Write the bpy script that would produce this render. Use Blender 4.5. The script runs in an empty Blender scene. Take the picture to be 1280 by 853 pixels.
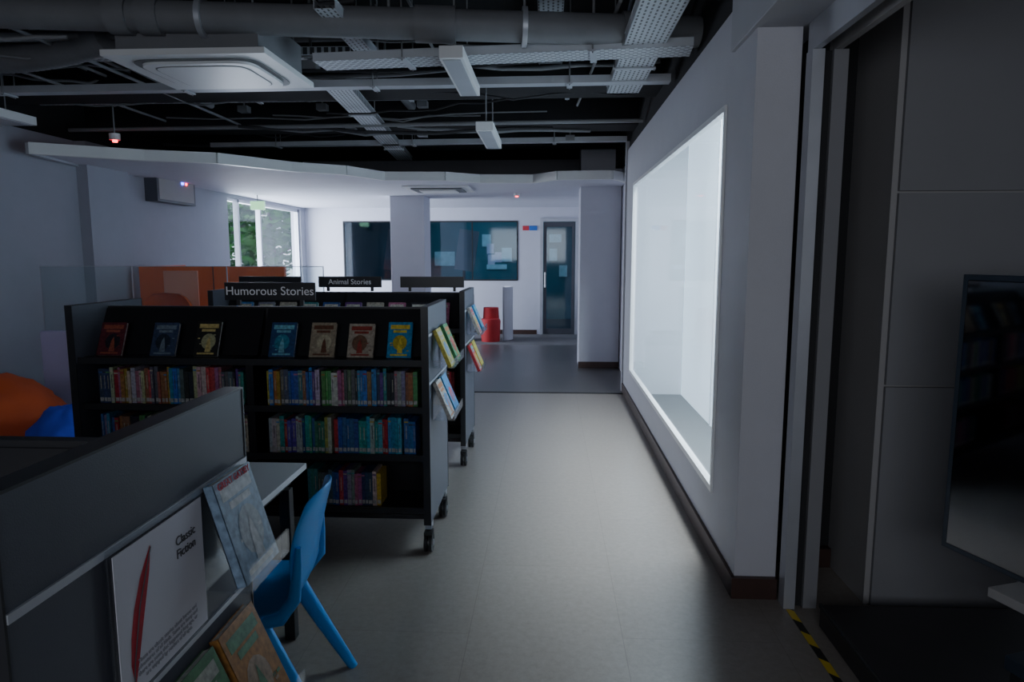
import bpy, math, random
from mathutils import Vector, Matrix, noise
random.seed(7)
R=math.radians
T=Matrix.Translation
def RX(a): return Matrix.Rotation(a,4,'X')
def RY(a): return Matrix.Rotation(a,4,'Y')
def RZ(a): return Matrix.Rotation(a,4,'Z')
# ------------------------------------------------------------ materials
MATS={}
def mat(name,col=(.5,.5,.5),rough=.5,metal=0,var=.12,scale=6,bump=0,bscale=80,spec=.5,emit=None,estr=0,coat=0):
    m=bpy.data.materials.new(name); m.use_nodes=True
    nt=m.node_tree; b=nt.nodes['Principled BSDF']
    b.inputs['Roughness'].default_value=rough; b.inputs['Metallic'].default_value=metal
    b.inputs['Specular IOR Level'].default_value=spec
    b.inputs['Coat Weight'].default_value=coat
    tc=nt.nodes.new('ShaderNodeTexCoord'); n=nt.nodes.new('ShaderNodeTexNoise')
    n.inputs['Scale'].default_value=scale; n.inputs['Detail'].default_value=4
    nt.links.new(tc.outputs['Object'],n.inputs['Vector'])
    mx=nt.nodes.new('ShaderNodeMix'); mx.data_type='RGBA'
    mx.inputs[6].default_value=(*[c*(1-var) for c in col],1); mx.inputs[7].default_value=(*[min(1,c*(1+var)) for c in col],1)
    nt.links.new(n.outputs['Fac'],mx.inputs[0]); nt.links.new(mx.outputs[2],b.inputs['Base Color'])
    if bump:
        n2=nt.nodes.new('ShaderNodeTexNoise'); n2.inputs['Scale'].default_value=bscale
        nt.links.new(tc.outputs['Object'],n2.inputs['Vector'])
        bp=nt.nodes.new('ShaderNodeBump'); bp.inputs['Strength'].default_value=bump; bp.inputs['Distance'].default_value=.01
        nt.links.new(n2.outputs['Fac'],bp.inputs['Height']); nt.links.new(bp.outputs[0],b.inputs['Normal'])
    if emit:
        b.inputs['Emission Color'].default_value=(*emit,1); b.inputs['Emission Strength'].default_value=estr
    MATS[name]=m; return m
mat('wall_paint',(.56,.56,.61),.7,var=.04,bump=.1,bscale=150)
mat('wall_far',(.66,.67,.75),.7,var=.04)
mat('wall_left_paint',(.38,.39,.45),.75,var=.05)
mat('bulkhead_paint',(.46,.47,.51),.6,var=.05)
mat('plenum_black',(.012,.012,.014),.9)
mat('pipe_grey',(.19,.195,.21),.6,var=.2)
mat('tray_plain',(.48,.50,.54),.45,metal=.2)
mat('conduit',(.24,.245,.26),.5)
mat('cable_dark',(.03,.03,.035),.6)
mat('white_plastic',(.84,.85,.86),.4,var=.03)
mat('vent_dark',(.16,.17,.18),.5)
mat('skirting',(.055,.027,.022),.45,var=.3,scale=20)
mat('panel_grey',(.072,.078,.098),.42,var=.08,bump=.05,bscale=400)
mat('panel_edge',(.02,.021,.025),.4)
mat('shelf_black',(.010,.010,.013),.42,var=.2)
mat('rubber',(.02,.02,.022),.5)
mat('steel',(.5,.51,.54),.3,metal=.9)
mat('alu',(.55,.57,.62),.4,metal=.5)
mat('chair_blue',(.012,.30,.78),.38,var=.05,bump=.05,bscale=500)
mat('table_white',(.62,.62,.64),.35,var=.03)
mat('leg_black',(.012,.012,.014),.4)
mat('bean_orange',(1,.15,.04),.75,var=.12,bump=.4,bscale=12)
mat('bean_blue',(.05,.10,.85),.75,var=.15,bump=.4,bscale=12)
mat('orange_gloss',(1.0,.16,.015),.15,var=.1,scale=2,coat=.5)
mat('orange_light',(1,.40,.26),.2,var=.1,scale=2)
mat('lilac_wall',(.72,.64,.92),.6,var=.03)
mat('room_grey',(.235,.235,.25),.6,var=.08,scale=2)
mat('room_side',(.36,.35,.35),.6,var=.05)
mat('seam',(.02,.02,.022),.8)
mat('platform',(.022,.019,.021),.5,var=.3)
mat('screen_black',(.21,.215,.235),.05,metal=1,var=0)
mat('bezel',(.05,.065,.09),.3,metal=.4)
mat('paper',(.60,.60,.66),.5,var=.02)
mat('ink',(.06,.06,.07),.6)
mat('ink_light',(.3,.3,.34),.6)
mat('feather_red',(.42,.012,.03),.6,var=.4,scale=60)
mat('sign_black',(.016,.017,.022),.35)
mat('sign_text',(.75,.75,.78),.5,emit=(.8,.85,1),estr=.05)
mat('red_led',(.5,0,0),.4,emit=(1,.02,.04),estr=12)
mat('blue_led',(0,0,.5),.4,emit=(.05,.1,1),estr=12)
mat('green_exit',(.3,.6,.35),.4,emit=(.45,.95,.5),estr=1.2)
mat('red_cloth',(.45,.015,.02),.7)
mat('pill_red',(.6,.04,.06),.5)
mat('pill_blue',(.03,.16,.55),.5)
mat('teal_room',(.05,.18,.22),.7,var=.3,scale=1.5)
mat('dark_room',(.05,.055,.07),.7)
mat('poster',(.35,.55,.62),.6,var=.4,scale=9,emit=(.3,.55,.65),estr=.12)  # faint glow built into the poster surface itself
mat('leaf',(.035,.16,.02),.8,var=.6,scale=3,spec=.05)
mat('bark',(.05,.035,.025),.9,var=.4)
mat('outdoor_ground',(.2,.22,.2),.9)
mat('carpet',(.13,.13,.135),.9,var=.2,scale=60)
mat('lightwell_floor',(.13,.14,.145),.7,var=.05)
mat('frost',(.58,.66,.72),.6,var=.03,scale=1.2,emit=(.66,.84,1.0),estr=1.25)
mat('void_white',(.58,.61,.65),.6,var=.03)
def clearmat(name,fac,col=(1,1,1),rough=.05,tint=(1,1,1)):
    m=bpy.data.materials.new(name); m.use_nodes=True; nt=m.node_tree; nt.nodes.clear()
    o=nt.nodes.new('ShaderNodeOutputMaterial'); t=nt.nodes.new('ShaderNodeBsdfTransparent'); t.inputs[0].default_value=(*tint,1)
    g=nt.nodes.new('ShaderNodeBsdfGlossy'); g.inputs['Roughness'].default_value=rough; g.inputs[0].default_value=(*col,1)
    fr=nt.nodes.new('ShaderNodeLayerWeight'); fr.inputs[0].default_value=.5
    pw=nt.nodes.new('ShaderNodeMath'); pw.operation='POWER'; pw.inputs[1].default_value=5
    nt.links.new(fr.outputs['Facing'],pw.inputs[0])
    ad=nt.nodes.new('ShaderNodeMath'); ad.operation='MULTIPLY_ADD'; ad.inputs[1].default_value=.7; ad.inputs[2].default_value=fac
    nt.links.new(pw.outputs[0],ad.inputs[0])
    mx=nt.nodes.new('ShaderNodeMixShader'); nt.links.new(ad.outputs[0],mx.inputs[0])
    nt.links.new(t.outputs[0],mx.inputs[1]); nt.links.new(g.outputs[0],mx.inputs[2]); nt.links.new(mx.outputs[0],o.inputs[0])
    MATS[name]=m
clearmat('glass_clear',.02,tint=(.96,.98,.99))
clearmat('glass_balustrade',.08,tint=(.93,.97,.97),rough=.12)
clearmat('glass_dark',.05,tint=(.72,.82,.90))
clearmat('acrylic',.06,tint=(.93,.95,.97),rough=.15)
# books: colour attribute
m=bpy.data.materials.new('book_covers'); m.use_nodes=True; nt=m.node_tree; b=nt.nodes['Principled BSDF']
a=nt.nodes.new('ShaderNodeAttribute'); a.attribute_name='Col'
n=nt.nodes.new('ShaderNodeTexNoise'); n.inputs['Scale'].default_value=70; n.inputs['Detail'].default_value=3
tc=nt.nodes.new('ShaderNodeTexCoord'); nt.links.new(tc.outputs['Object'],n.inputs['Vector'])
rp=nt.nodes.new('ShaderNodeMapRange'); rp.inputs[1].default_value=.3; rp.inputs[2].default_value=.7; rp.inputs[3].default_value=.7; rp.inputs[4].default_value=1.4
nt.links.new(n.outputs['Fac'],rp.inputs[0])
mx=nt.nodes.new('ShaderNodeVectorMath'); mx.operation='SCALE'
nt.links.new(a.outputs['Color'],mx.inputs[0]); nt.links.new(rp.outputs[0],mx.inputs['Scale']); nt.links.new(mx.outputs[0],b.inputs['Base Color'])
b.inputs['Roughness'].default_value=.35
MATS['books']=m
# perforated tray
m=bpy.data.materials.new('perforated_tray'); m.use_nodes=True; nt=m.node_tree; b=nt.nodes['Principled BSDF']
tc=nt.nodes.new('ShaderNodeTexCoord'); br=nt.nodes.new('ShaderNodeTexBrick')
br.inputs['Scale'].default_value=1; br.inputs['Brick Width'].default_value=.05; br.inputs['Row Height'].default_value=.03
br.inputs['Mortar Size'].default_value=.010; br.inputs['Color1'].default_value=(.05,.055,.06,1); br.inputs['Color2'].default_value=(.07,.07,.08,1); br.inputs['Mortar'].default_value=(.54,.57,.61,1)
nt.links.new(tc.outputs['Object'],br.inputs['Vector']); nt.links.new(br.outputs['Color'],b.inputs['Base Color']); b.inputs['Roughness'].default_value=.45
MATS['tray_perf']=m
# floor
def floor_mat(name,c1,c2,mortar,rough):
    m=bpy.data.materials.new(name); m.use_nodes=True; nt=m.node_tree; b=nt.nodes['Principled BSDF']
    tc=nt.nodes.new('ShaderNodeTexCoord'); br=nt.nodes.new('ShaderNodeTexBrick'); br.offset=0.5
    mp=nt.nodes.new('ShaderNodeMapping'); mp.inputs['Rotation'].default_value=(0,0,R(90)); mp.inputs['Location'].default_value=(.1,.33,0)
    nt.links.new(tc.outputs['Object'],mp.inputs[0]); nt.links.new(mp.outputs[0],br.inputs['Vector'])
    br.inputs['Scale'].default_value=1; br.inputs['Brick Width'].default_value=1.3; br.inputs['Row Height'].default_value=.65
    br.inputs['Mortar Size'].default_value=.0016; br.inputs['Color1'].default_value=(*c1,1); br.inputs['Color2'].default_value=(*c2,1); br.inputs['Mortar'].default_value=(*mortar,1)
    n=nt.nodes.new('ShaderNodeTexNoise'); n.inputs['Scale'].default_value=30; n.inputs['Detail'].default_value=10; n.inputs['Roughness'].default_value=.78
    nt.links.new(tc.outputs['Object'],n.inputs['Vector'])
    mr=nt.nodes.new('ShaderNodeMapRange'); mr.inputs[1].default_value=.3; mr.inputs[2].default_value=.7; mr.inputs[3].default_value=.80; mr.inputs[4].default_value=1.16
    nt.links.new(n.outputs['Fac'],mr.inputs[0])
    v=nt.nodes.new('ShaderNodeVectorMath'); v.operation='SCALE'
    nt.links.new(br.outputs['Color'],v.inputs[0]); nt.links.new(mr.outputs[0],v.inputs['Scale']); nt.links.new(v.outputs[0],b.inputs['Base Color'])
    r2=nt.nodes.new('ShaderNodeMapRange'); r2.inputs[3].default_value=rough-.06; r2.inputs[4].default_value=rough+.08
    nt.links.new(n.outputs['Fac'],r2.inputs[0]); nt.links.new(r2.outputs[0],b.inputs['Roughness'])
    bp=nt.nodes.new('ShaderNodeBump'); bp.inputs['Strength'].default_value=.05; bp.inputs['Distance'].default_value=.005
    nt.links.new(n.outputs['Fac'],bp.inputs['Height']); nt.links.new(bp.outputs[0],b.inputs['Normal'])
    MATS[name]=m
floor_mat('floor_tile',(.236,.206,.183),(.228,.199,.177),(.175,.150,.133),.34)
floor_mat('floor_dark',(.080,.073,.074),(.075,.070,.072),(.05,.05,.05),.35)
# hazard tape
m=bpy.data.materials.new('hazard_tape'); m.use_nodes=True; nt=m.node_tree; b=nt.nodes['Principled BSDF']
tc=nt.nodes.new('ShaderNodeTexCoord'); w=nt.nodes.new('ShaderNodeTexWave'); w.bands_direction='DIAGONAL'; w.inputs['Scale'].default_value=3.2
cr=nt.nodes.new('ShaderNodeValToRGB'); cr.color_ramp.interpolation='CONSTANT'; cr.color_ramp.elements[0].color=(.01,.01,.01,1); cr.color_ramp.elements[1].position=.5; cr.color_ramp.elements[1].color=(.6,.42,.02,1)
nt.links.new(tc.outputs['Object'],w.inputs['Vector']); nt.links.new(w.outputs['Fac'],cr.inputs[0]); nt.links.new(cr.outputs[0],b.inputs['Base Color'])
MATS['hazard']=m
# ------------------------------------------------------------ builder
class B:
    def __init__(s): s.v=[];s.f=[];s.m=[];s.c=[];s.s=[];s.mats=[]
    def mi(s,n):
        if n not in s.mats: s.mats.append(n)
        return s.mats.index(n)
    def add(s,vs,fs,mat,col=(1,1,1),smooth=False,M=None):
        o=len(s.v)
        for v in vs:
            v=Vector(v); s.v.append(M@v if M else v)
        k=s.mi(mat)
        for f in fs: s.f.append([i+o for i in f]); s.m.append(k); s.c.append(col); s.s.append(smooth)
    def box(s,a,b,mat,col=(1,1,1),M=None):
        x0,y0,z0=a;x1,y1,z1=b
        vs=[(x0,y0,z0),(x1,y0,z0),(x1,y1,z0),(x0,y1,z0),(x0,y0,z1),(x1,y0,z1),(x1,y1,z1),(x0,y1,z1)]
        s.add(vs,[(0,3,2,1),(4,5,6,7),(0,1,5,4),(1,2,6,5),(2,3,7,6),(3,0,4,7)],mat,col,False,M)
    def tube(s,pts,r,mat,n=12,col=(1,1,1),cap=True,M=None,sq=(1,1)):
        pts=[Vector(p) for p in pts]; vs=[];fs=[]
        rs=r if isinstance(r,(list,tuple)) else [r]*len(pts)
        up=None
        for i,p in enumerate(pts):
            d=(pts[min(i+1,len(pts)-1)]-pts[max(i-1,0)]).normalized()
            if up is None:
                ref=Vector((0,0,1)) if abs(d.z)<.9 else Vector((0,1,0))
            else: ref=up
            sx=d.cross(ref).normalized(); up=sx.cross(d).normalized()
            for k in range(n):
                a=2*math.pi*k/n
                vs.append(p+(sx*math.cos(a)*sq[0]+up*math.sin(a)*sq[1])*rs[i])
        for i in range(len(pts)-1):
            for k in range(n):
                k2=(k+1)%n; fs.append((i*n+k,i*n+k2,(i+1)*n+k2,(i+1)*n+k))
        s.add(vs,fs,mat,col,True,M)
        if cap:
            s.add(vs[:n],[tuple(range(n))],mat,col,False,M); s.add(vs[-n:],[tuple(range(n))],mat,col,False,M)
    def prism(s,poly,z0,z1,mat,M=None):
        n=len(poly); vs=[(x,y,z0) for x,y in poly]+[(x,y,z1) for x,y in poly]
        fs=[tuple(range(n-1,-1,-1)),tuple(range(n,2*n))]+[(i,(i+1)%n,n+(i+1)%n,n+i) for i in range(n)]
        s.add(vs,fs,mat,M=M)
    def done(s,name,bevel=0,parent=None):
        me=bpy.data.meshes.new(name); me.from_pydata([tuple(v) for v in s.v],[],s.f)
        for n in s.mats: me.materials.append(MATS[n])
        ca=me.color_attributes.new('Col','FLOAT_COLOR','CORNER')
        for p,k,c,sm in zip(me.polygons,s.m,s.c,s.s):
            p.material_index=k; p.use_smooth=sm
            for li in p.loop_indices: ca.data[li].color=(*c,1)
        me.update(); ob=bpy.data.objects.new(name,me); bpy.context.scene.collection.objects.link(ob)
        if bevel:
            bv=ob.modifiers.new('bevel','BEVEL'); bv.width=bevel; bv.segments=2; bv.limit_method='ANGLE'
        if parent: ob.parent=parent
        return ob
def text(body,size,M,matn,parent,name='lettering',align='CENTER'):
    c=bpy.data.curves.new(name,'FONT'); c.body=body; c.size=size; c.align_x=align; c.align_y='CENTER'; c.extrude=.0006
    c.materials.append(MATS[matn]); o=bpy.data.objects.new(name,c); bpy.context.scene.collection.objects.link(o)
    o.matrix_world=M
    if parent:
        o.parent=parent
    return o
def simple(name,a,b,matn,bevel=0):
    q=B(); q.box(a,b,matn); return q.done(name,bevel)
def wall(name,axis,c0,c1,u0,u1,z0,z1,ops,matn):
    us=sorted({u0,u1,*[o[0] for o in ops],*[o[1] for o in ops]}); zs=sorted({z0,z1,*[o[2] for o in ops],*[o[3] for o in ops]})
    q=B()
    for i in range(len(us)-1):
        for j in range(len(zs)-1):
            um=(us[i]+us[i+1])/2; zm=(zs[j]+zs[j+1])/2
            if any(o[0]<um<o[1] and o[2]<zm<o[3] for o in ops): continue
            if axis=='x': q.box((us[i],c0,zs[j]),(us[i+1],c1,zs[j+1]),matn)
            else: q.box((c0,us[i],zs[j]),(c1,us[i+1],zs[j+1]),matn)
    return q.done(name)
# ------------------------------------------------------------ room shell
WL=-4.93; BY=13.7; CZ=3.45; WT=2.77
q=B(); q.box((WL-.2,-2.2,-.1),(3.0,7.8,0),'floor_tile'); q.box((WL-.2,7.8,-.1),(3.0,12.05,0),'floor_dark'); q.box((WL-.2,12.05,-.1),(3.0,BY+.2,0),'carpet')
q.box((.935,3.55,0),(1.518,7.74,.01),'lightwell_floor')
q.done('floor')
simple('floor_threshold_strip',(WL,7.78,0),(.88,7.82,.006),'seam')
simple('ceiling',(WL-.2,-2.2,CZ),(3.0,BY+.2,CZ+.1),'plenum_black')
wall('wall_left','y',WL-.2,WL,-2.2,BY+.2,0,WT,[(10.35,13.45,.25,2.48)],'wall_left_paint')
simple('wall_left_upper',(WL-.2,-2.2,WT),(WL,BY+.2,CZ),'plenum_black')
wall('wall_back','x',BY,BY+.15,WL,1.05,0,CZ,[(-4.16,-3.13,1.08,2.27),(-2.43,-.62,1.08,2.27),(-.18,.58,0,2.32)],'wall_far')
q=B(); q.box((.88,3.09,0),(1.07,3.52,WT),'wall_paint')
q.box((.88,3.52,0),(.93,7.95,.34),'wall_paint'); q.box((.88,3.52,2.34),(.93,7.95,WT),'wall_paint'); q.box((.88,3.52,.34),(.93,3.55,2.34),'wall_paint'); q.box((.88,7.3,.34),(.93,7.95,2.34),'wall_paint')
q.done('wall_right')
simple('wall_right_upper',(.90,3.45,WT),(1.07,BY,CZ),'plenum_black')
simple('trim_wall_end',(.86,7.95,0),(1.10,8.0,WT+.1),'wall_paint')
simple('wall_right_far',(1.0,8.0,0),(1.07,BY,WT),'wall_far')
simple('wall_behind',(WL-.2,-2.3,0),(3.0,-2.2,CZ),'wall_paint')
simple('wall_side_room',(2.9,-2.2,0),(3.0,3.2,CZ),'room_grey')
# glazed light-well beyond right window
simple('window_lightwell',(1.52,3.55,0),(1.56,9.0,3.2),'frost')
simple('wall_lightwell_end',(.935,7.75,0),(1.52,7.8,3.2),'void_white')
simple('ceiling_lightwell',(1.075,3.5,3.2),(1.6,8.7,3.28),'void_white')
simple('lightwell_blocker',(1.07,3.46,0),(1.52,3.54,CZ),'seam')  # near-black blocker added to keep well light out of the doorway gap
q=B()
for z0,z1 in ((.34,.375),(2.31,2.34)): q.box((.868,3.55,z0),(.905,7.3,z1),'white_plastic')
for y0,y1 in ((3.55,3.575),(7.265,7.3)): q.box((.868,y0,.376),(.905,y1,2.309),'white_plastic')
q.add([(.89,3.576,.376),(.89,7.264,.376),(.89,7.264,2.309),(.89,3.576,2.309)],[(0,1,2,3)],'glass_clear'); q.done('window_corridor')
q=B()
for yy in (4.9,6.3): q.box((1.505,yy-.008,0),(1.519,yy+.008,3.2),'void_white')
q.done('trim_lightwell_mullions')
simple('baseboard_right',(.862,3.075,0),(.879,7.94,.10),'skirting')
simple('baseboard_right_end',(.862,3.06,0),(1.07,3.089,.10),'skirting')
# far pillar + column
simple('pillar_right',(.43,9.6,0),(.99,10.15,CZ),'wall_far',.004)
simple('baseboard_pillar',(.42,9.585,0),(.99,9.6,.09),'skirting')
simple('pillar_middle',(-2.54,10.9,0),(-1.99,11.45,2.53),'wall_far',.004)
simple('baseboard_back',(-4.9,BY-.015,0),(-.24,BY,.09),'skirting')
# left wall pilasters
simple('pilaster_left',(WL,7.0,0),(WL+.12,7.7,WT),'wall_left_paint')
# windows back
q=B()
for (a,b_) in ((-4.16,-3.13),(-2.43,-.62)):
    q.box((a,BY+.02,1.08),(b_,BY+.03,2.27),'glass_dark')
    for z0,z1 in ((1.08,1.105),(2.245,2.27)): q.box((a,BY-.01,z0),(b_,BY+.06,z1),'panel_edge')
    for x0 in (a,b_-.025): q.box((x0,BY-.01,1.106),(x0+.025,BY+.06,2.244),'panel_edge')
q.box((-1.55,BY-.005,1.106),(-1.53,BY+.05,2.244),'panel_edge')
q.done('window_back')
# door
q=B()
for x0,x1 in ((-.18,-.12),(.52,.58)): q.box((x0,BY-.03,0),(x1,BY+.1,2.32),'alu')
q.box((-.12,BY-.03,2.25),(.52,BY+.1,2.32),'alu')
for x0,x1 in ((-.11,-.05),(.45,.51)): q.box((x0,BY,.01),(x1,BY+.04,2.24),'panel_grey')
q.box((-.05,BY,.01),(.45,BY+.04,.12),'panel_grey'); q.box((-.05,BY,2.15),(.45,BY+.04,2.24),'panel_grey')
q.box((-.05,BY+.015,.12),(.45,BY+.025,2.15),'glass_dark')
q.tube([(-.08,BY-.05,.95),(-.08,BY-.05,1.25)],.014,'white_plastic'); q.box((-.1,BY-.04,.97),(-.06,BY,1.0),'steel'); q.box((-.1,BY-.04,1.2),(-.06,BY,1.23),'steel')
q.done('door_1')
# room behind
q=B()
q.box((WL,17,0),(1.6,17.1,3),'teal_room'); q.box((WL-.1,BY+.16,0),(WL,17,3),'dark_room'); q.box((1.5,BY+.16,0),(1.6,17,3),'dark_room')
q.box((WL,BY+.16,3),(1.6,17,3.1),'dark_room'); q.box((WL,BY+.16,-.1),(1.6,17,0),'dark_room')
q.done('wall_back_room')
q=B()
for (x,z,w,h) in ((-1.55,1.95,.22,.3),(-1.05,1.6,.25,.34),(-1.3,1.3,.5,.12),(-2.6,1.5,.5,.35),(.1,1.6,.2,.3),(.35,1.2,.2,.28),(.15,2.0,.3,.2)):
    q.box((x-w/2,16.96,z-h/2),(x+w/2,16.99,z+h/2),'poster')
q.done('wall_posters')
q=B()
for x in (-1.9,-3.5): 
    q.box((-.22,-.02,0),(.22,.02,.9),'room_grey',M=T((x,15.2,1.25))@RY(.15)); q.box((x-.03,15.2,0),(x+.03,15.26,1.3),'panel_edge')
q.done('pull_up_banner')
q=B()
for (x,z) in ((-1.18,1.72),(-1.02,1.55),(-1.16,1.5)): q.box((x-.07,BY+.035,z-.1),(x+.07,BY+.038,z+.1),'paper')
q.done('glass_notices')
q=B()
q.box((-.53,BY-.02,2.08),(-.40,BY,2.17),'pill_red'); q.box((-.40,BY-.02,2.08),(-.24,BY,2.17),'pill_blue'); q.done('door_sign',.008)
# left window frame
q=B()
for y in (10.35,10.78,11.62,13.4): q.box((WL-.12,y,.25),(WL-.04,y+.05,2.48),'alu')
for z in (.25,2.43): q.box((WL-.12,10.35,z),(WL-.04,13.45,z+.05),'alu')
q.box((WL-.085,10.4,.3),(WL-.075,13.4,2.43),'glass_clear'); q.done('window_left')
simple('outdoor_ground',(-30,0,-.2),(WL-.25,50,-.1),'outdoor_ground')
def tree(x,y,h,seed):
    rr=random.Random(seed); q=B()
    q.tube([(x,y,-.1),(x+.1,y,h*.4),(x-.05,y+.1,h*.8)],[.12,.09,.04],'bark')
    for i in range(7):
        a=rr.uniform(0,6.28); z=h*rr.uniform(.3,.7)
        q.tube([(x,y,z),(x+math.cos(a)*.9,y+math.sin(a)*.9,z+.6)],[.04,.012],'bark',6)
    for i in range(1300):
        d=Vector((rr.gauss(0,1),rr.gauss(0,1),rr.gauss(0,1))).normalized()*rr.uniform(.3,1)**.5
        c=Vector((x,y,h*.62))+Vector((d.x*1.1,d.y*1.4,d.z*h*.42)); s=rr.uniform(.10,.22)
        M=T(c)@RZ(rr.uniform(0,6.3))@RX(rr.uniform(-1.2,1.2))@RY(rr.uniform(-.6,.6))
        q.add([(-s,0,0),(0,-s*.5,0),(s,0,.02),(0,s*.5,0)],[(0,1,2,3)],'leaf',M=M)
    q.done('garden_tree')
tree(-7.2,14.8,3.0,1); tree(-8.1,19.5,4.2,2); tree(-9.2,25.5,5,3)
# ------------------------------------------------------------ right-hand doorway zone
simple('wall_bulkhead',(.86,-2.2,2.56),(1.16,3.45,CZ),'bulkhead_paint',.003)
simple('wall_bulkhead_inner',(1.161,-2.2,2.9),(2.9,3.45,3.0),'room_grey')
q=B()
q.box((1.08,.2,2.44),(1.11,3.05,2.559),'alu'); q.box((1.17,.2,2.44),(1.20,3.05,2.9),'room_side'); q.box((1.11,.2,2.54),(1.17,3.05,2.558),'seam'); q.box((1.112,.2,2.46),(1.125,3.05,2.475),'steel')
q.done('sliding_door_track')
q=B()
q.box((1.075,2.98,.0),(1.125,3.05,2.439),'alu'); q.box((1.125,3.01,0),(1.165,3.05,2.439),'seam'); q.box((1.165,2.99,0),(1.225,3.05,2.439),'room_grey')
q.done('door_frame_post')
q=B()
q.box((1.46,3.05,0),(2.12,3.6,2.9),'room_side')
q.box((1.455,3.04,0),(1.475,3.05,2.9),'room_side')
q.box((1.485,3.03,0),(2.12,3.05,1.02),'room_grey'); q.box((1.485,3.03,1.03),(2.12,3.05,1.86),'room_grey'); q.box((1.485,3.03,1.87),(2.12,3.05,2.9),'room_grey')
q.done('wall_panelled')
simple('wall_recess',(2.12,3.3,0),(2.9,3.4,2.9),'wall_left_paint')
simple('baseboard_panelled',(1.225,3.41,0),(1.455,3.455,.1),'skirting')
q=B(); q.box((1.18,.4,0),(2.7,2.84,.10),'platform'); q.box((1.175,.4,.085),(1.19,2.845,.103),'seam'); q.done('platform_step',.004)
simple('hazard_floor_tape',(1.085,1.2,0),(1.115,2.97,.003),'hazard')
# display screen (local: far edge at origin, runs along -y, faces -x), turned towards the camera side
q=B(); DM=T((1.50,2.56,0))@RZ(R(19))
q.box((0,-1.25,.50),(.04,0,1.53),'bezel',M=DM); q.box((-.004,-1.225,.52),(.002,-.022,1.51),'screen_black',M=DM); q.box((.04,-1.05,.6),(.07,-.2,1.4),'panel_edge',M=DM)
for yy in (-.9,-.35): q.box((.075,yy-.03,.25),(.115,yy+.03,1.4),'room_side',M=DM)
q.box((.07,-.95,.95),(.13,-.3,1.0),'room_side',M=DM)
q.box((-.03,-1.15,.41),(.12,-.22,.445),'room_side',M=DM)
for yy in (-.9,-.35): 
    q.box((-.05,yy-.035,.20),(.45,yy+.035,.25),'bezel',M=DM)
    for xx in (-.02,.42): q.tube([(xx,yy-.02,.128),(xx,yy+.02,.128)],.028,'rubber',M=DM); q.box((xx-.02,yy-.02,.13),(xx+.02,yy+.02,.2),'rubber',M=DM)
q.done('display_screen_stand',.003)
# ------------------------------------------------------------ books
PAL=[(.34,.03,.04),(.04,.10,.34),(.45,.40,.32),(.05,.24,.25),(.38,.18,.04),(.46,.46,.44),(.14,.05,.22),(.03,.03,.04),(.08,.28,.09),(.48,.06,.08),(.05,.20,.48),(.48,.36,.05),(.22,.22,.28),(.4,.12,.22),(.04,.06,.14),(.10,.12,.13),(.28,.12,.07)]
PAL_B=[(.03,.12,.38),(.04,.26,.42),(.10,.07,.32),(.03,.28,.25),(.38,.38,.38),(.02,.07,.2),(.09,.3,.48),(.02,.03,.06),(.4,.33,.08),(.05,.2,.14)]
def bookrow(q,x0,x1,yf,z,sgn,rr,pal,hm=.2,fill=1):
    x=x0; end=x0+(x1-x0)*fill; c=rr.choice(pal); hh=hm*.9; run=0
    while x<end-.03:
        t=rr.uniform(.013,.026)
        if run<=0: c=rr.choice(pal); hh=hm*rr.uniform(.86,1.0); run=rr.choice([1,1,1,2,3])
        run-=1; h=hh*rr.uniform(.985,1.0); yj=rr.uniform(0,.012); d=.135
        cc=tuple(min(.6,v*rr.uniform(.75,1.2)) for v in c)
        ya=yf+sgn*yj; yb=ya+sgn*d
        q.box((x,min(ya,yb),z),(x+t-.0008,max(ya,yb),z+h),'books',cc)
        e=.0008; y0,y1=sorted((ya-sgn*e,ya))
        q.box((x+.002,y0,z+.010),(x+t-.003,y1,z+.030),'books',(.42,.42,.41))
        lc=(.42,.40,.32) if sum(cc)<.7 else (.06,.05,.08)
        if rr.random()<.45: q.box((x+t*.40,y0,z+h*.42),(x+t*.56,y1,z+h*.80),'books',lc)
        if rr.random()<.4: q.box((x+.001,y0,z+h*.88),(x+t-.002,y1,z+h*.92),'books',rr.choice(PAL))
        x+=t
        if rr.random()<.02: x+=.012
def cover(q,M,w,h,t,c1,c2,c3,rr):
    q.box((-w/2,0,0),(w/2,.0015,h),'books',c1,M); q.box((-w/2+.002,.0015,.002),(w/2-.003,t-.0015,h-.002),'books',(.5,.48,.43),M); q.box((-w/2,t-.0015,0),(w/2,t,h),'books',c1,M); q.box((-w/2,0,0),(-w/2+.0015,t,h),'books',c1,M)
    e=-.0007
    def r(a,b,c,d,col,k=1): q.box((-w/2+a*w,e*k,b*h),(-w/2+c*w,0,d*h),'books',col,M)
    r(.1,.80,.9,.92,c2); r(.22,.70,.78,.77,c2)
    n=14; cx=rr.uniform(-.08,.08)*w; cz=.42*h; rad=.3*w
    q.add([(cx+rad*math.cos(6.283*i/n),e,cz+rad*1.1*math.sin(6.283*i/n)) for i in range(n)],[tuple(range(n))],'books',c3,M=M)
    q.add([(cx-.1*w,e*2,.12*h),(cx+.14*w,e*2,.12*h),(cx+.08*w,e*2,.4*h),(cx+.02*w,e*2,.56*h),(cx-.06*w,e*2,.42*h)],[(0,1,2,3,4)],'books',c2,M=M)
    r(.15,.05,.85,.10,c2)
    for i in range(5):
        a=rr.uniform(.05,.85); b=rr.uniform(.15,.6); r(a,b,a+.09,b+.03,rr.choice([c2,c3]),1.5)
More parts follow.
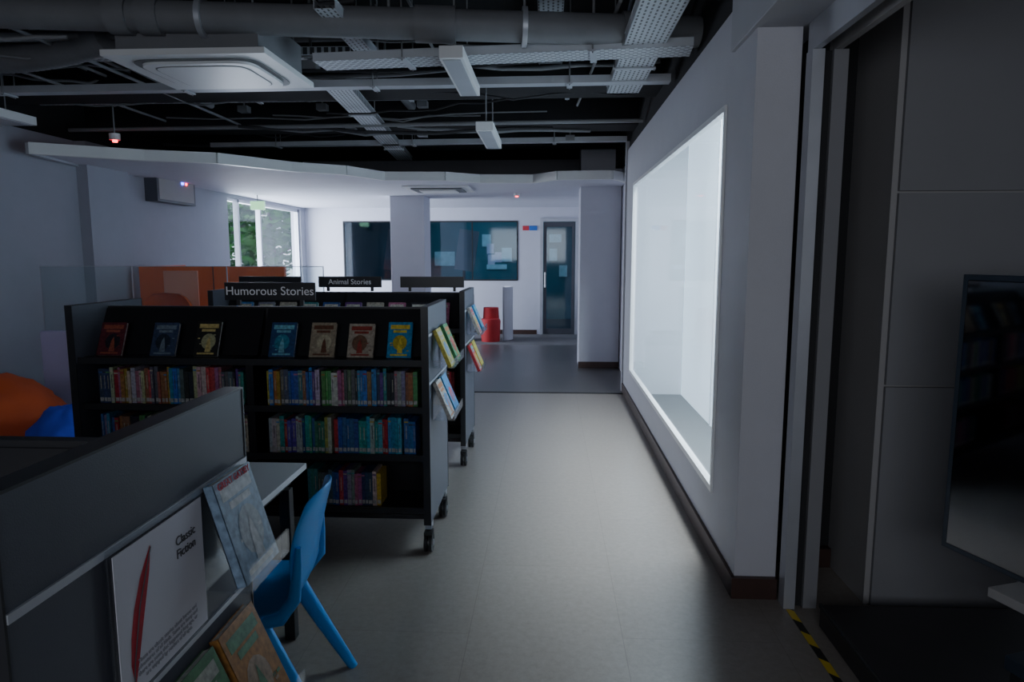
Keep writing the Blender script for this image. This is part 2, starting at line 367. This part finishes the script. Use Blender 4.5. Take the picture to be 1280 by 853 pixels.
# ------------------------------------------------------------ mobile shelving
X0,X1=-2.55,-.62; SH=(1.05,.80,.54,.25)
def unit(y0,books_front,disp,seed):
    rr=random.Random(seed); y1=y0+.62; ym=(y0+y1)/2; q=B()
    for xa,xb in ((X0,X0+.035),(X1-.035,X1)):
        q.box((xa,y0,.17),(xb,y1,1.33),'panel_grey')
        q.box((xa-.002,y0-.004,.165),(xb+.002,y0,1.334),'panel_edge'); q.box((xa-.002,y1,.165),(xb+.002,y1+.004,1.334),'panel_edge'); q.box((xa-.002,y0,1.33),(xb+.002,y1,1.334),'panel_edge')
    q.box((X1,y0,1.178),(X1+.004,y1,1.19),'alu'); q.box((X1,y0,.925),(X1+.004,y1,.935),'alu')
    a,b_=X0+.035,X1-.035; xm=(a+b_)/2
    q.box((a,ym-.012,.2),(b_,ym+.012,1.31),'shelf_black')
    q.box((xm-.02,y0+.03,.2),(xm+.02,y1-.03,1.05),'shelf_black')
    for z in SH:
        q.box((a,y0+.02,z-.02),(b_,y1-.02,z),'shelf_black')
        q.box((a,y0+.015,z-.03),(b_,y0+.02,z+.004),'panel_edge')
    q.box((a,y0+.02,.19),(b_,y1-.02,.215),'shelf_black')
    for s,yy in ((1,y0),(-1,y1)):
        for k in range(2):
            pa=(a if k==0 else xm+.01); pb=(xm-.01 if k==0 else b_)
            ys=yy+s*.16; yt=ym-s*.02
            q.add([(pa,ys,1.052),(pb,ys,1.052),(pb,yt,1.30),(pa,yt,1.30)],[(0,1,2,3)],'shelf_black')
    for xx in (X0+.02,X1-.02):
        for yy in (y0+.06,y1-.06):
            q.box((xx-.018,yy-.03,.13),(xx+.018,yy+.03,.17),'steel'); q.tube([(xx,yy,.10),(xx,yy,.14)],.02,'rubber')
            yc=yy-.015
            q.box((xx-.022,yc-.03,.045),(xx-.018,yc+.03,.115),'rubber'); q.box((xx+.018,yc-.03,.045),(xx+.022,yc+.03,.115),'rubber'); q.box((xx-.022,yc-.032,.10),(xx+.022,yc+.032,.118),'rubber')
            for s in (-.013,.013): q.tube([(xx+s-.008,yc,.052),(xx+s+.008,yc,.052)],.051,'rubber',20)
            q.tube([(xx-.026,yc,.052),(xx+.026,yc,.052)],.018,'steel',12)
    ob=q.done('mobile_bookshelf')
    k=B()
    for (xa,xb,zi,pal,fill) in books_front:
        bookrow(k,xa,xb,y0+.04,SH[zi]+.001,1,rr,pal,.205,fill)
    for zi in (1,2,3):
        for (xa,xb) in ((a+.02,xm-.04),(xm+.04,b_-.02)): bookrow(k,xa,xb,y1-.04,SH[zi]+.001,-1,rr,PAL,.2,.9)
    for (x,w,h,c1,c2,c3) in disp:
        cover(k,T((x,y0+.10,1.054))@RX(-.42),w,h,.018,c1,c2,c3,rr)
    for i in range(6): cover(k,T((X0+.25+i*.29,y1-.10,1.054))@RZ(math.pi)@RX(-.42),.13,.19,.018,rr.choice(PAL),rr.choice(PAL),rr.choice(PAL_B),rr)
    k.done('shelved_books')
    return ob
def holder(q,k,yc,z,w,h,c1,c2,c3,rr,dep=.10,tilt=.40):
    x=X1+.006
    q.box((x,yc-w/2-.01,z),(x+.004,yc+w/2+.01,z+h*.9),'acrylic'); q.box((x+.004,yc-w/2-.01,z),(x+dep+.015,yc+w/2+.01,z+.004),'acrylic'); q.box((x+dep+.012,yc-w/2-.01,z+.004),(x+dep+.016,yc+w/2+.01,z+.05),'acrylic')
    cover(k,T((x+dep,yc,z+.006))@RZ(R(90))@RX(-tilt),w-.01,h,.02,c1,c2,c3,rr)
def signboard(x,y,z,w,h,body):
    q=B(); q.box((x-w/2,y-.006,z),(x+w/2,y+.006,z+h),'sign_black'); 
    for s in (-.35,.35): q.box((x+s*w-.01,y-.01,z-.03),(x+s*w+.01,y+.01,z),'panel_edge')
    o=q.done('shelf_category_sign')
    if body: text(body,h*.68,T((x,y-.0075,z+h*.5))@RX(R(90)),'sign_text',o)
C=lambda *a:a
L0,L1=X0+.12,-1.60; M0,M1=-1.50,-.68
unit(3.45,[(L0,L1,1,PAL,1),(L0,L1,2,PAL,1),(M0,M1,1,PAL,1),(M0,M1,2,PAL_B+PAL[:3],1),(-1.30,-.88,3,PAL,1),(L0,L1,3,PAL,.8)],
 [(-2.40,.14,.19,C(.10,.02,.03),C(.3,.08,.05),C(.02,.02,.03)),(-2.10,.14,.19,C(.04,.06,.12),C(.15,.2,.25),C(.02,.03,.05)),(-1.86,.135,.20,C(.02,.02,.02),C(.5,.4,.15),C(.35,.35,.2)),
  (-1.44,.14,.195,C(.02,.06,.16),C(.15,.4,.5),C(.04,.2,.3)),(-1.22,.135,.195,C(.30,.25,.18),C(.12,.05,.03),C(.4,.36,.25)),(-1.01,.14,.19,C(.35,.30,.24),C(.25,.04,.03),C(.15,.08,.05)),(-.80,.13,.20,C(.02,.22,.45),C(.65,.5,.05),C(.45,.35,.03))],11)
unit(4.97,[(L0,L1,1,PAL,1),(M0,M1,1,PAL,1),(M0,M1,2,PAL,1),(L0,L1,2,PAL,1),(M0,M1,3,PAL,.8)],
 [(X0+.2+i*.17,.13,.20,random.choice(PAL),C(.5,.48,.4),random.choice(PAL_B)) for i in range(10)],12)
near=unit(.70,[(L0,L1,1,PAL,1),(M0,M1,1,PAL,1),(M0,M1,2,PAL,.8)],[],13)
rr=random.Random(5)
for y0 in (3.45,4.97):
    q=B();k=B()
    cl=[C(.50,.42,.05),C(.30,.34,.32),C(.05,.30,.10),C(.42,.40,.36),C(.5,.16,.02),C(.03,.24,.5),C(.5,.04,.05),C(.15,.42,.45)]
    off=0 if y0<4 else 3
    for t,(z,ys) in enumerate(((1.0,(.14,.38)),(.72,(.12,.30)))):
        for j,yy in enumerate(ys):
            holder(q,k,y0+yy+.04,z,.155,.215,cl[(off+t*3+j*2)%8],cl[(off+t+j+3)%8],cl[(off+j+5)%8],rr)
    q.done('acrylic_book_holder'); k.done('display_books')
signboard(-1.57,3.76,1.345,.52,.10,'Humorous Stories')
signboard(-2.2,5.28,1.345,.50,.085,''); signboard(-1.56,5.28,1.345,.50,.085,'Animal Stories'); signboard(-.91,5.28,1.345,.50,.085,'')
# near unit display
q=B();k=B()
holder(q,k,1.205,1.0,.155,.195,C(.20,.28,.38),C(.42,.42,.42),C(.28,.30,.32),rr,.075,.28)
holder(q,k,1.20,.70,.15,.215,C(.32,.15,.04),C(.10,.22,.12),C(.3,.22,.15),rr); holder(q,k,1.04,.70,.15,.215,C(.05,.15,.06),C(.3,.3,.25),C(.25,.06,.03),rr)
hb=q.done('acrylic_book_holder'); db=k.done('display_books')
text('GREAT GATSBY',.018,T((X1+.006+.075,1.205,1.006))@RZ(R(90))@RX(-.28)@T((0,-.0022,.185))@RX(R(90)),'feather_red',db)
q=B(); xs=X1+.007
q.box((xs,.865,.945),(xs+.003,1.125,1.19),'acrylic'); q.box((xs+.0035,.875,.95),(xs+.005,1.118,1.178),'paper')
ax=[(.905,.965),(.908,1.0),(.916,1.04),(.928,1.08),(.944,1.12),(.962,1.158)]; wd=[.001,.010,.014,.015,.012,.001]
vs=[(xs+.0056,a_-w_,z_) for (a_,z_),w_ in zip(ax,wd)]+[(xs+.0056,a_+w_,z_) for (a_,z_),w_ in zip(ax,wd)]
n6=len(ax); q.add(vs,[(i,i+n6,i+n6+1,i+1) for i in range(n6-1)],'feather_red')
q.tube([(xs+.0062,.900,.955),(xs+.0062,.906,1.0),(xs+.0062,.927,1.08),(xs+.0062,.962,1.156)],.0010,'ink',6)
fs=q.done('category_info_sign')
text('Classic\nFiction',.022,T((xs+.0058,1.062,1.12))@RZ(R(90))@RX(R(90)),'ink',fs)
text('These are classic stories about heroes and\nadventures of all kinds. Some are funny and\nthere are some that happened long ago, or\nare enjoyed by readers of all ages.',.0098,T((xs+.0058,.998,.982))@RZ(R(90))@RX(R(90)),'ink_light',fs)
# ------------------------------------------------------------ table
q=B()
q.box((-2.2,1.62,.70),(-1.02,2.74,.725),'table_white'); q.box((-2.15,1.67,.65),(-1.07,2.69,.699),'leg_black')
for x in (-2.14,-1.07):
    for y in (1.69,2.63): q.box((x-.022,y-.022,0),(x+.022,y+.022,.65),'leg_black')
q.done('study_table',.002)
# ------------------------------------------------------------ chair (one-piece moulded)
def chair(cx,cy,rot):
    q=B(); prof=[(.205,.395,.19),(.21,.425,.20),(.18,.445,.205),(.08,.435,.21),(-.05,.425,.21),(-.13,.432,.205),(-.175,.46,.195),(-.20,.52,.18),(-.218,.61,.18),(-.24,.71,.185),(-.262,.79,.175),(-.272,.83,.14)]
    n=9; vs=[];fs=[]
    for i,(f,z,w) in enumerate(prof):
        for j in range(n):
            u=-1+2*j/(n-1); bk=max(0,min(1,(z-.46)/.15)) if i>5 else 0
            ff=f+bk*.05*u*u; zz=z+(0.018*u*u if bk==0 and i>1 else 0)-(.03*abs(u)**3 if i>=10 else 0)
            vs.append((-ff,u*w,zz))
    for i in range(len(prof)-1):
        for j in range(n-1): fs.append((i*n+j,i*n+j+1,(i+1)*n+j+1,(i+1)*n+j))
    q.add(vs,fs,'chair_blue',smooth=True)
    a=q.done('seat_shell'); so=a.modifiers.new('s','SOLIDIFY'); so.thickness=.012; so.offset=0
    ss=a.modifiers.new('ss','SUBSURF'); ss.levels=2; ss.render_levels=2
    p=B()
    for s in (-1,1):
        p.tube([(-.19,s*.185,.415),(-.10,s*.195,.425),(.05,s*.195,.415),(.14,s*.19,.43),(.185,s*.178,.49),(.195,s*.168,.58),(.20,s*.165,.66)],[.017,.02,.022,.024,.022,.016,.010],'chair_blue',10)
        p.tube([(-.15,s*.19,.43),(-.185,s*.20,.22),(-.215,s*.21,.0)],[.028,.022,.016],'chair_blue',10,sq=(1,1.15))
        p.tube([(.06,s*.19,.43),(.17,s*.20,.22),(.29,s*.215,.0)],[.03,.024,.016],'chair_blue',10,sq=(1,1.15))
    p.tube([(-.15,-.19,.40),(-.15,.19,.40)],.012,'chair_blue',8)
    p.tube([(.09,-.19,.39),(.09,.19,.39)],.012,'chair_blue',8)
    b_=p.done('legs_frame')
    e=bpy.data.objects.new('blue_plastic_chair',None); bpy.context.scene.collection.objects.link(e)
    e.location=(cx,cy,0); e.rotation_euler=(0,0,rot)
    a.parent=e; b_.parent=e
chair(-1.02,2.20,R(6))
# ------------------------------------------------------------ soft seats
def blob(name,c,r,h,matn,seed):
    q=B(); nu,nv=40,24; vs=[];fs=[]
    for i in range(nv+1):
        t=math.pi*i/nv
        for j in range(nu):
            p=2*math.pi*j/nu; d=Vector((math.sin(t)*math.cos(p),math.sin(t)*math.sin(p),math.cos(t)))
            k=1+.16*noise.noise(d*1.6+Vector((seed,0,0)))+.10*noise.noise(d*4+Vector((0,seed,0)))+.05*abs(noise.noise(d*8+Vector((0,0,seed))))
            z=d.z*k; z=z*.5+.5
            rad=r*k*(1-.25*max(0,d.z))
            vs.append((c[0]+d.x*rad,c[1]+d.y*rad,max(0.001,z*h)))
    for i in range(nv):
        for j in range(nu): fs.append((i*nu+j,i*nu+(j+1)%nu,(i+1)*nu+(j+1)%nu,(i+1)*nu+j))
    q.add(vs,fs,matn,smooth=True); q.done(name)
blob('orange_beanbag',(-4.36,5.02),.50,.64,'bean_orange',3)
blob('blue_beanbag',(-3.52,4.68),.28,.50,'bean_blue',8)
simple('wall_low_parapet',(WL,6.3,0),(-2.12,6.42,.86),'lilac_wall',.003)
q=B()
for i in range(3):
    a_=WL+.01+i*.935; q.box((a_,6.355,.861),(a_+.92,6.367,1.49),'glass_balustrade')
    q.box((a_,6.354,1.486),(a_+.92,6.368,1.492),'alu'); q.box((a_+.914,6.354,.861),(a_+.92,6.368,1.485),'alu')
q.done('glass_balustrade')
q=B(); q.box((-4.64,7.5,0),(-2.96,7.56,1.47),'orange_gloss'); q.box((-4.64,7.56,0),(-4.58,8.4,1.47),'orange_gloss')
q.box((-4.35,7.485,.3),(-3.95,7.5,1.42),'orange_light'); q.box((-3.78,7.49,0),(-3.77,7.5,1.47),'seam'); q.done('orange_reading_booth',.004)
q=B(); nu=24; vs=[];fs=[]
for i in range(10):
    t=i/9*math.pi*.5
    for j in range(nu+1):
        p=math.pi*j/nu; vs.append((-4.05+.34*math.cos(p)*math.cos(t*.0)*math.cos(t)**.5,7.0+.3*math.sin(p)*math.cos(t)**.5,.42+.78*math.sin(t)))
for i in range(9):
    for j in range(nu): fs.append((i*(nu+1)+j,i*(nu+1)+j+1,(i+1)*(nu+1)+j+1,(i+1)*(nu+1)+j))
q.add(vs,fs,'orange_gloss',smooth=True); q.tube([(-4.05,7.0,0),(-4.05,7.0,.44)],[.3,.34],'orange_gloss',24); q.done('orange_tub_chair')
# far small furniture
q=B()
arc=[(-.98+.30*math.cos(a_),12.9+.3*math.sin(a_)) for a_ in [R(d) for d in range(-60,61,12)]]
for i in range(len(arc)-1):
    (xa,ya),(xb,yb)=arc[i],arc[i+1]
    q.add([(xa,ya,0),(xb,yb,0),(xb,yb,1.0),(xa,ya,1.0),(xa-.03,ya,0),(xb-.03,yb,0),(xb-.03,yb,1.0),(xa-.03,ya,1.0)],[(0,1,2,3),(5,4,7,6),(3,2,6,7)],'wall_paint',smooth=False)
q.done('curved_white_divider')
q=B(); q.tube([(-1.08,12.55,.0),(-1.08,12.55,.38),(-1.08,12.55,.42)],[.17,.19,.17],'red_cloth',24); q.tube([(-1.08,12.68,.3),(-1.08,12.68,.62)],[.16,.14],'red_cloth',16); q.done('red_pouffe')
q=B(); q.box((-1.85,12.5,0),(-1.42,12.9,.85),'room_grey'); q.box((-1.82,12.49,.1),(-1.45,12.5,.4),'shelf_black'); q.box((-1.82,12.49,.45),(-1.45,12.5,.8),'shelf_black'); q.done('low_cabinet')
# ------------------------------------------------------------ ceiling cloud
poly=[(WL,7.0),(-4.74,6.12),(-3.95,6.62),(-3.35,6.85),(-2.85,7.55),(-2.35,7.9),(-2.05,8.5),(-1.3,8.55),(-.9,8.85),(-.2,8.9),(.1,8.55),(.75,8.5),(.88,8.7),(.99,9.0),(.99,BY),(WL,BY)]
q=B(); q.prism(poly,2.53,2.60,'wall_far')
q.done('ceiling_cloud')
q=B()
for i in range(len(poly)-3):
    a_,b_=Vector((*poly[i],0)),Vector((*poly[i+1],0)); d=(b_-a_); L=d.length; ang=math.atan2(d.y,d.x)
    q.box((0,-.03,2.51),(L,.03,2.615),'tray_plain' if i==0 else 'white_plastic',M=T(a_)@RZ(ang))
q.done('trim_cloud_rim')
def cassette(x0,x1,y0,y1,z,name='ceiling_air_conditioner'):
    q=B(); q.box((x0,y0,z),(x1,y1,z+.035),'white_plastic'); q.box((x0+.06,y0+.06,z+.035),(x1-.06,y1-.06,z+.26),'pipe_grey')
    cx,cy=(x0+x1)/2,(y0+y1)/2; hx,hy=(x1-x0)/2,(y1-y0)/2
    def ring(f,zz,m,z2):
        n=40; pts=[]
        for i in range(n):
            t=2*math.pi*i/n; c,s=math.cos(t),math.sin(t); e=.3
            pts.append((cx+hx*f*math.copysign(abs(c)**e,c),cy+hy*f*math.copysign(abs(s)**e,s)))
        q.prism(pts,zz,z2,m)
    ring(.80,z-.006,'vent_dark',z); ring(.72,z-.022,'white_plastic',z-.006); ring(.60,z-.024,'vent_dark',z-.022); ring(.585,z-.026,'white_plastic',z-.024)
    for xx in (x0+.1,x1-.1):
        for yy in (y0+.1,y1-.1): q.tube([(xx,yy,z+.26),(xx,yy,3.44)],.006,'conduit',6)
    return q.done(name,.003)
cassette(-2.62,-1.64,4.0,4.83,2.75)
q=B(); q.box((-2.0,9.3,2.505),(-1.1,10.1,2.53),'white_plastic'); q.box((-1.9,9.4,2.49),(-1.2,10.0,2.505),'vent_dark'); q.box((-1.8,9.5,2.475),(-1.3,9.9,2.49),'white_plastic'); q.done('ceiling_air_conditioner')
# main pipe
q=B(); P0=Vector((-4.92,3.75,3.0)); P1=Vector((.89,4.35,2.93))
q.tube([P0,P1],.088,'pipe_grey',24)
for t in (.2,.42,.45,.72,.74,.93): 
    c=P0.lerp(P1,t); d=(P1-P0).normalized(); q.tube([c-d*.06,c+d*.06],.104,'pipe_grey',24)
for t in (.15,.5,.82):
    c=P0.lerp(P1,t); q.tube([c,c+Vector((0,0,.5))],.008,'conduit',6); d=(P1-P0).normalized(); q.tube([c-d*.015,c+d*.015],.112,'alu',24)
q.done('ceiling_drain_pipe')
q=B(); q.tube([(-4.9,4.2,2.93),(.88,4.75,3.1)],.035,'pipe_grey',12); q.tube([(-4.9,3.3,3.15),(.88,3.5,3.15)],.045,'pipe_grey',12)
q.tube([(-4.9,5.2,3.18),(.88,5.1,3.18)],.03,'pipe_grey',12); q.tube([(-4.9,6.9,2.86),(.88,6.7,2.86)],.02,'conduit',10); q.tube([(-1.35,2.5,3.2),(-1.45,8.4,3.1)],.05,'pipe_grey',12); q.tube([(-3.2,2.5,3.1),(-3.2,6.5,3.0)],.03,'pipe_grey',12)
q.done('ceiling_services_pipes')
q=B(); pts=[];rs=[]
for i in range(90):
    t=i/89; pts.append((-4.8+2.0*t,4.35+.25*math.sin(t*3),2.98-.06*math.sin(t*3.1))); rs.append(.105 if i%2 else .09)
q.tube(pts,rs,'pipe_grey',18); q.done('flexible_air_duct')
def tray(a_,b_,w,name='cable_tray',perf=True,h=.05):
    a_=Vector(a_);b_=Vector(b_); d=b_-a_; L=d.length; ang=math.atan2(d.y,d.x); M=T(a_)@RZ(ang)
    q=B(); q.box((0,-w/2,0),(L,w/2,.003),'tray_perf' if perf else 'tray_plain'); 
    for s in (-1,1): q.box((0,s*w/2-.002,0),(L,s*w/2+.002,h),'tray_perf' if perf and w>.12 else 'tray_plain'); q.box((0,s*w/2-.008,h-.003),(L,s*w/2+.008,h),'tray_plain')
    for i in range(3): q.tube([(x*L/8,(i-1)*w*.25+.01*math.sin(x*2+i),.012) for x in range(9)],.007,'cable_dark',6)
    n=max(2,int(L/1.4))
    for i in range(n):
        for s in (-1,1): q.tube([(L*(i+.5)/n,s*(w/2+.012),-.02),(L*(i+.5)/n,s*(w/2+.012),3.44-a_.z)],.005,'conduit',6)
        q.box((L*(i+.5)/n-.02,-w/2-.02,-.012),(L*(i+.5)/n+.02,w/2+.02,-.001),'tray_plain')
    o=q.done(name); o.matrix_world=M
tray((-1.50,4.55,2.82),(.85,4.35,2.80),.22)
tray((-4.9,5.25,2.83),(.86,5.15,2.80),.10,perf=False)
tray((-1.62,5.3,2.86),(-1.95,9.3,2.84),.20)
tray((.56,2.6,2.84),(.56,5.5,2.84),.24)
tray((-1.25,3.9,2.95),(-1.25,5.1,2.95),.12)
tray((-4.0,8.1,2.86),(.86,7.9,2.86),.10,perf=False)
tray((-4.9,4.9,3.0),(-1.4,5.0,3.0),.15)
tray((.0,3.4,3.12),(.0,6.4,3.12),.15)
tray((-4.8,6.35,3.0),(.86,6.3,3.0),.12)
# beams
q=B()
for (y0,y1,z0) in ((5.65,6.1,2.94),(7.2,7.6,2.92),(2.9,3.2,3.2),(9.0,9.4,3.0)): q.box((WL,y0,z0),(.9,y1,CZ),'plenum_black')
q.done('ceiling_beams')
q=B(); rr=random.Random(9)
for i in range(30):
    ya=rr.uniform(3.6,8.2); z=rr.uniform(2.84,3.2); x0=rr.uniform(-4.8,-1.0); x1=min(.86,x0+rr.uniform(1.0,4)); yb=ya+rr.uniform(-.5,.5)
    q.tube([(x0+(x1-x0)*t/8,ya+(yb-ya)*t/8,z-.07*math.sin(math.pi*t/8)*rr.random()) for t in range(9)],rr.choice([.008,.012,.018]),rr.choice(['cable_dark','conduit','conduit']),6)
for i in range(9):
    x=rr.uniform(-4.4,.5); z=rr.uniform(2.9,3.2); y0=rr.uniform(2.8,4.5); q.tube([(x,y0,z),(x+rr.uniform(-.15,.15),y0+rr.uniform(2,4),z)],.012,'conduit',6)
for i in range(14):
    x=rr.uniform(-3.5,.7); y=rr.uniform(4.4,8); z=rr.uniform(2.85,3.1); q.box((x-.05,y-.05,z),(x+.05,y+.05,z+.06),'conduit'); q.tube([(x,y,z+.06),(x,y,3.44)],.01,'conduit',6)
q.done('ceiling_conduits')
def lum(x,y0,y1,z,w=.14,h=.07):
    q=B(); q.box((x-w/2,y0,z),(x+w/2,y1,z+h),'white_plastic'); q.box((x-w*.38,y0+.03,z-.006),(x+w*.38,y1-.03,z),'tray_plain')
    for y in (y0+.15,y1-.15): q.tube([(x,y,z+h),(x,y,3.44)],.006,'conduit',6)
    q.done('linear_ceiling_light',.004)
lum(-.57,4.05,5.0,2.72); lum(-.52,5.55,6.5,2.58); lum(-4.55,4.6,5.8,2.70,.3)
# red / blue indicators, electrical box, exit sign
q=B(); q.tube([(-4.2,6.55,2.70),(-4.2,6.55,2.76)],.05,'white_plastic',16); q.tube([(-4.2,6.55,2.68),(-4.2,6.55,2.70)],.022,'red_led',10); q.tube([(-4.2,6.55,2.76),(-4.2,6.55,3.44)],.008,'conduit',6); q.done('smoke_detector')
q=B(); q.tube([(-.5,10.6,2.49),(-.5,10.6,2.53)],.05,'white_plastic',16); q.tube([(-.5,10.6,2.475),(-.5,10.6,2.49)],.022,'red_led',10); q.done('smoke_detector')
q=B(); q.box((WL,8.2,2.25),(WL+.16,9.1,2.62),'panel_grey'); q.box((WL+.16,8.24,2.28),(WL+.165,9.06,2.59),'room_side'); q.box((WL+.165,8.75,2.5),(WL+.175,8.80,2.53),'blue_led'); q.box((WL+.165,8.85,2.5),(WL+.175,8.88,2.53),'red_led'); q.done('wall_control_box',.004)
q=B(); q.box((-4.68,10.6,2.30),(-4.46,10.64,2.43),'green_exit'); q.tube([(-4.57,10.62,2.43),(-4.57,10.62,2.53)],.008,'conduit',6); q.done('exit_sign')
# ------------------------------------------------------------ lights
def area(name,loc,rot,sx,sy,e,col,spread=180):
    l=bpy.data.lights.new(name,'AREA'); l.shape='RECTANGLE'; l.size=sx; l.size_y=sy; l.energy=e; l.color=col; l.spread=R(spread)
    o=bpy.data.objects.new(name,l); bpy.context.scene.collection.objects.link(o); o.location=loc; o.rotation_euler=rot
area('lightwell_added_lamp',(1.3,4.6,3.15),(0,0,0),.3,1.8,300,(.80,.92,1))  # added lamp under the well ceiling, grazes the frosted wall brighter at top
area('garden_daylight',(-5.5,12,1.5),(0,R(-96),0),2.2,3.0,330,(.80,.86,1))
area('rear_fill',(-.5,-2.1,2.0),(R(96),0,0),4,1.4,52,(.86,.91,1))  # soft ambient fill added behind the camera; no opening there
area('far_room_fill',(-1.5,15.5,2.9),(0,0,0),3,1,30,(.5,.8,1))  # lamp added to lift the room behind the back windows
w=bpy.data.worlds.new('sky'); bpy.context.scene.world=w; w.use_nodes=True
bg=w.node_tree.nodes['Background']; bg.inputs[0].default_value=(.76,.87,1,1); bg.inputs[1].default_value=2.4
# ------------------------------------------------------------ camera
cd=bpy.data.cameras.new('camera'); cam=bpy.data.objects.new('camera',cd); bpy.context.scene.collection.objects.link(cam)
cd.sensor_width=36; cd.lens=850/1280*36; cd.clip_start=.05
cam.location=(0,0,1.6); cam.rotation_euler=(R(90-7.24),0,R(3.1)); bpy.context.scene.camera=cam
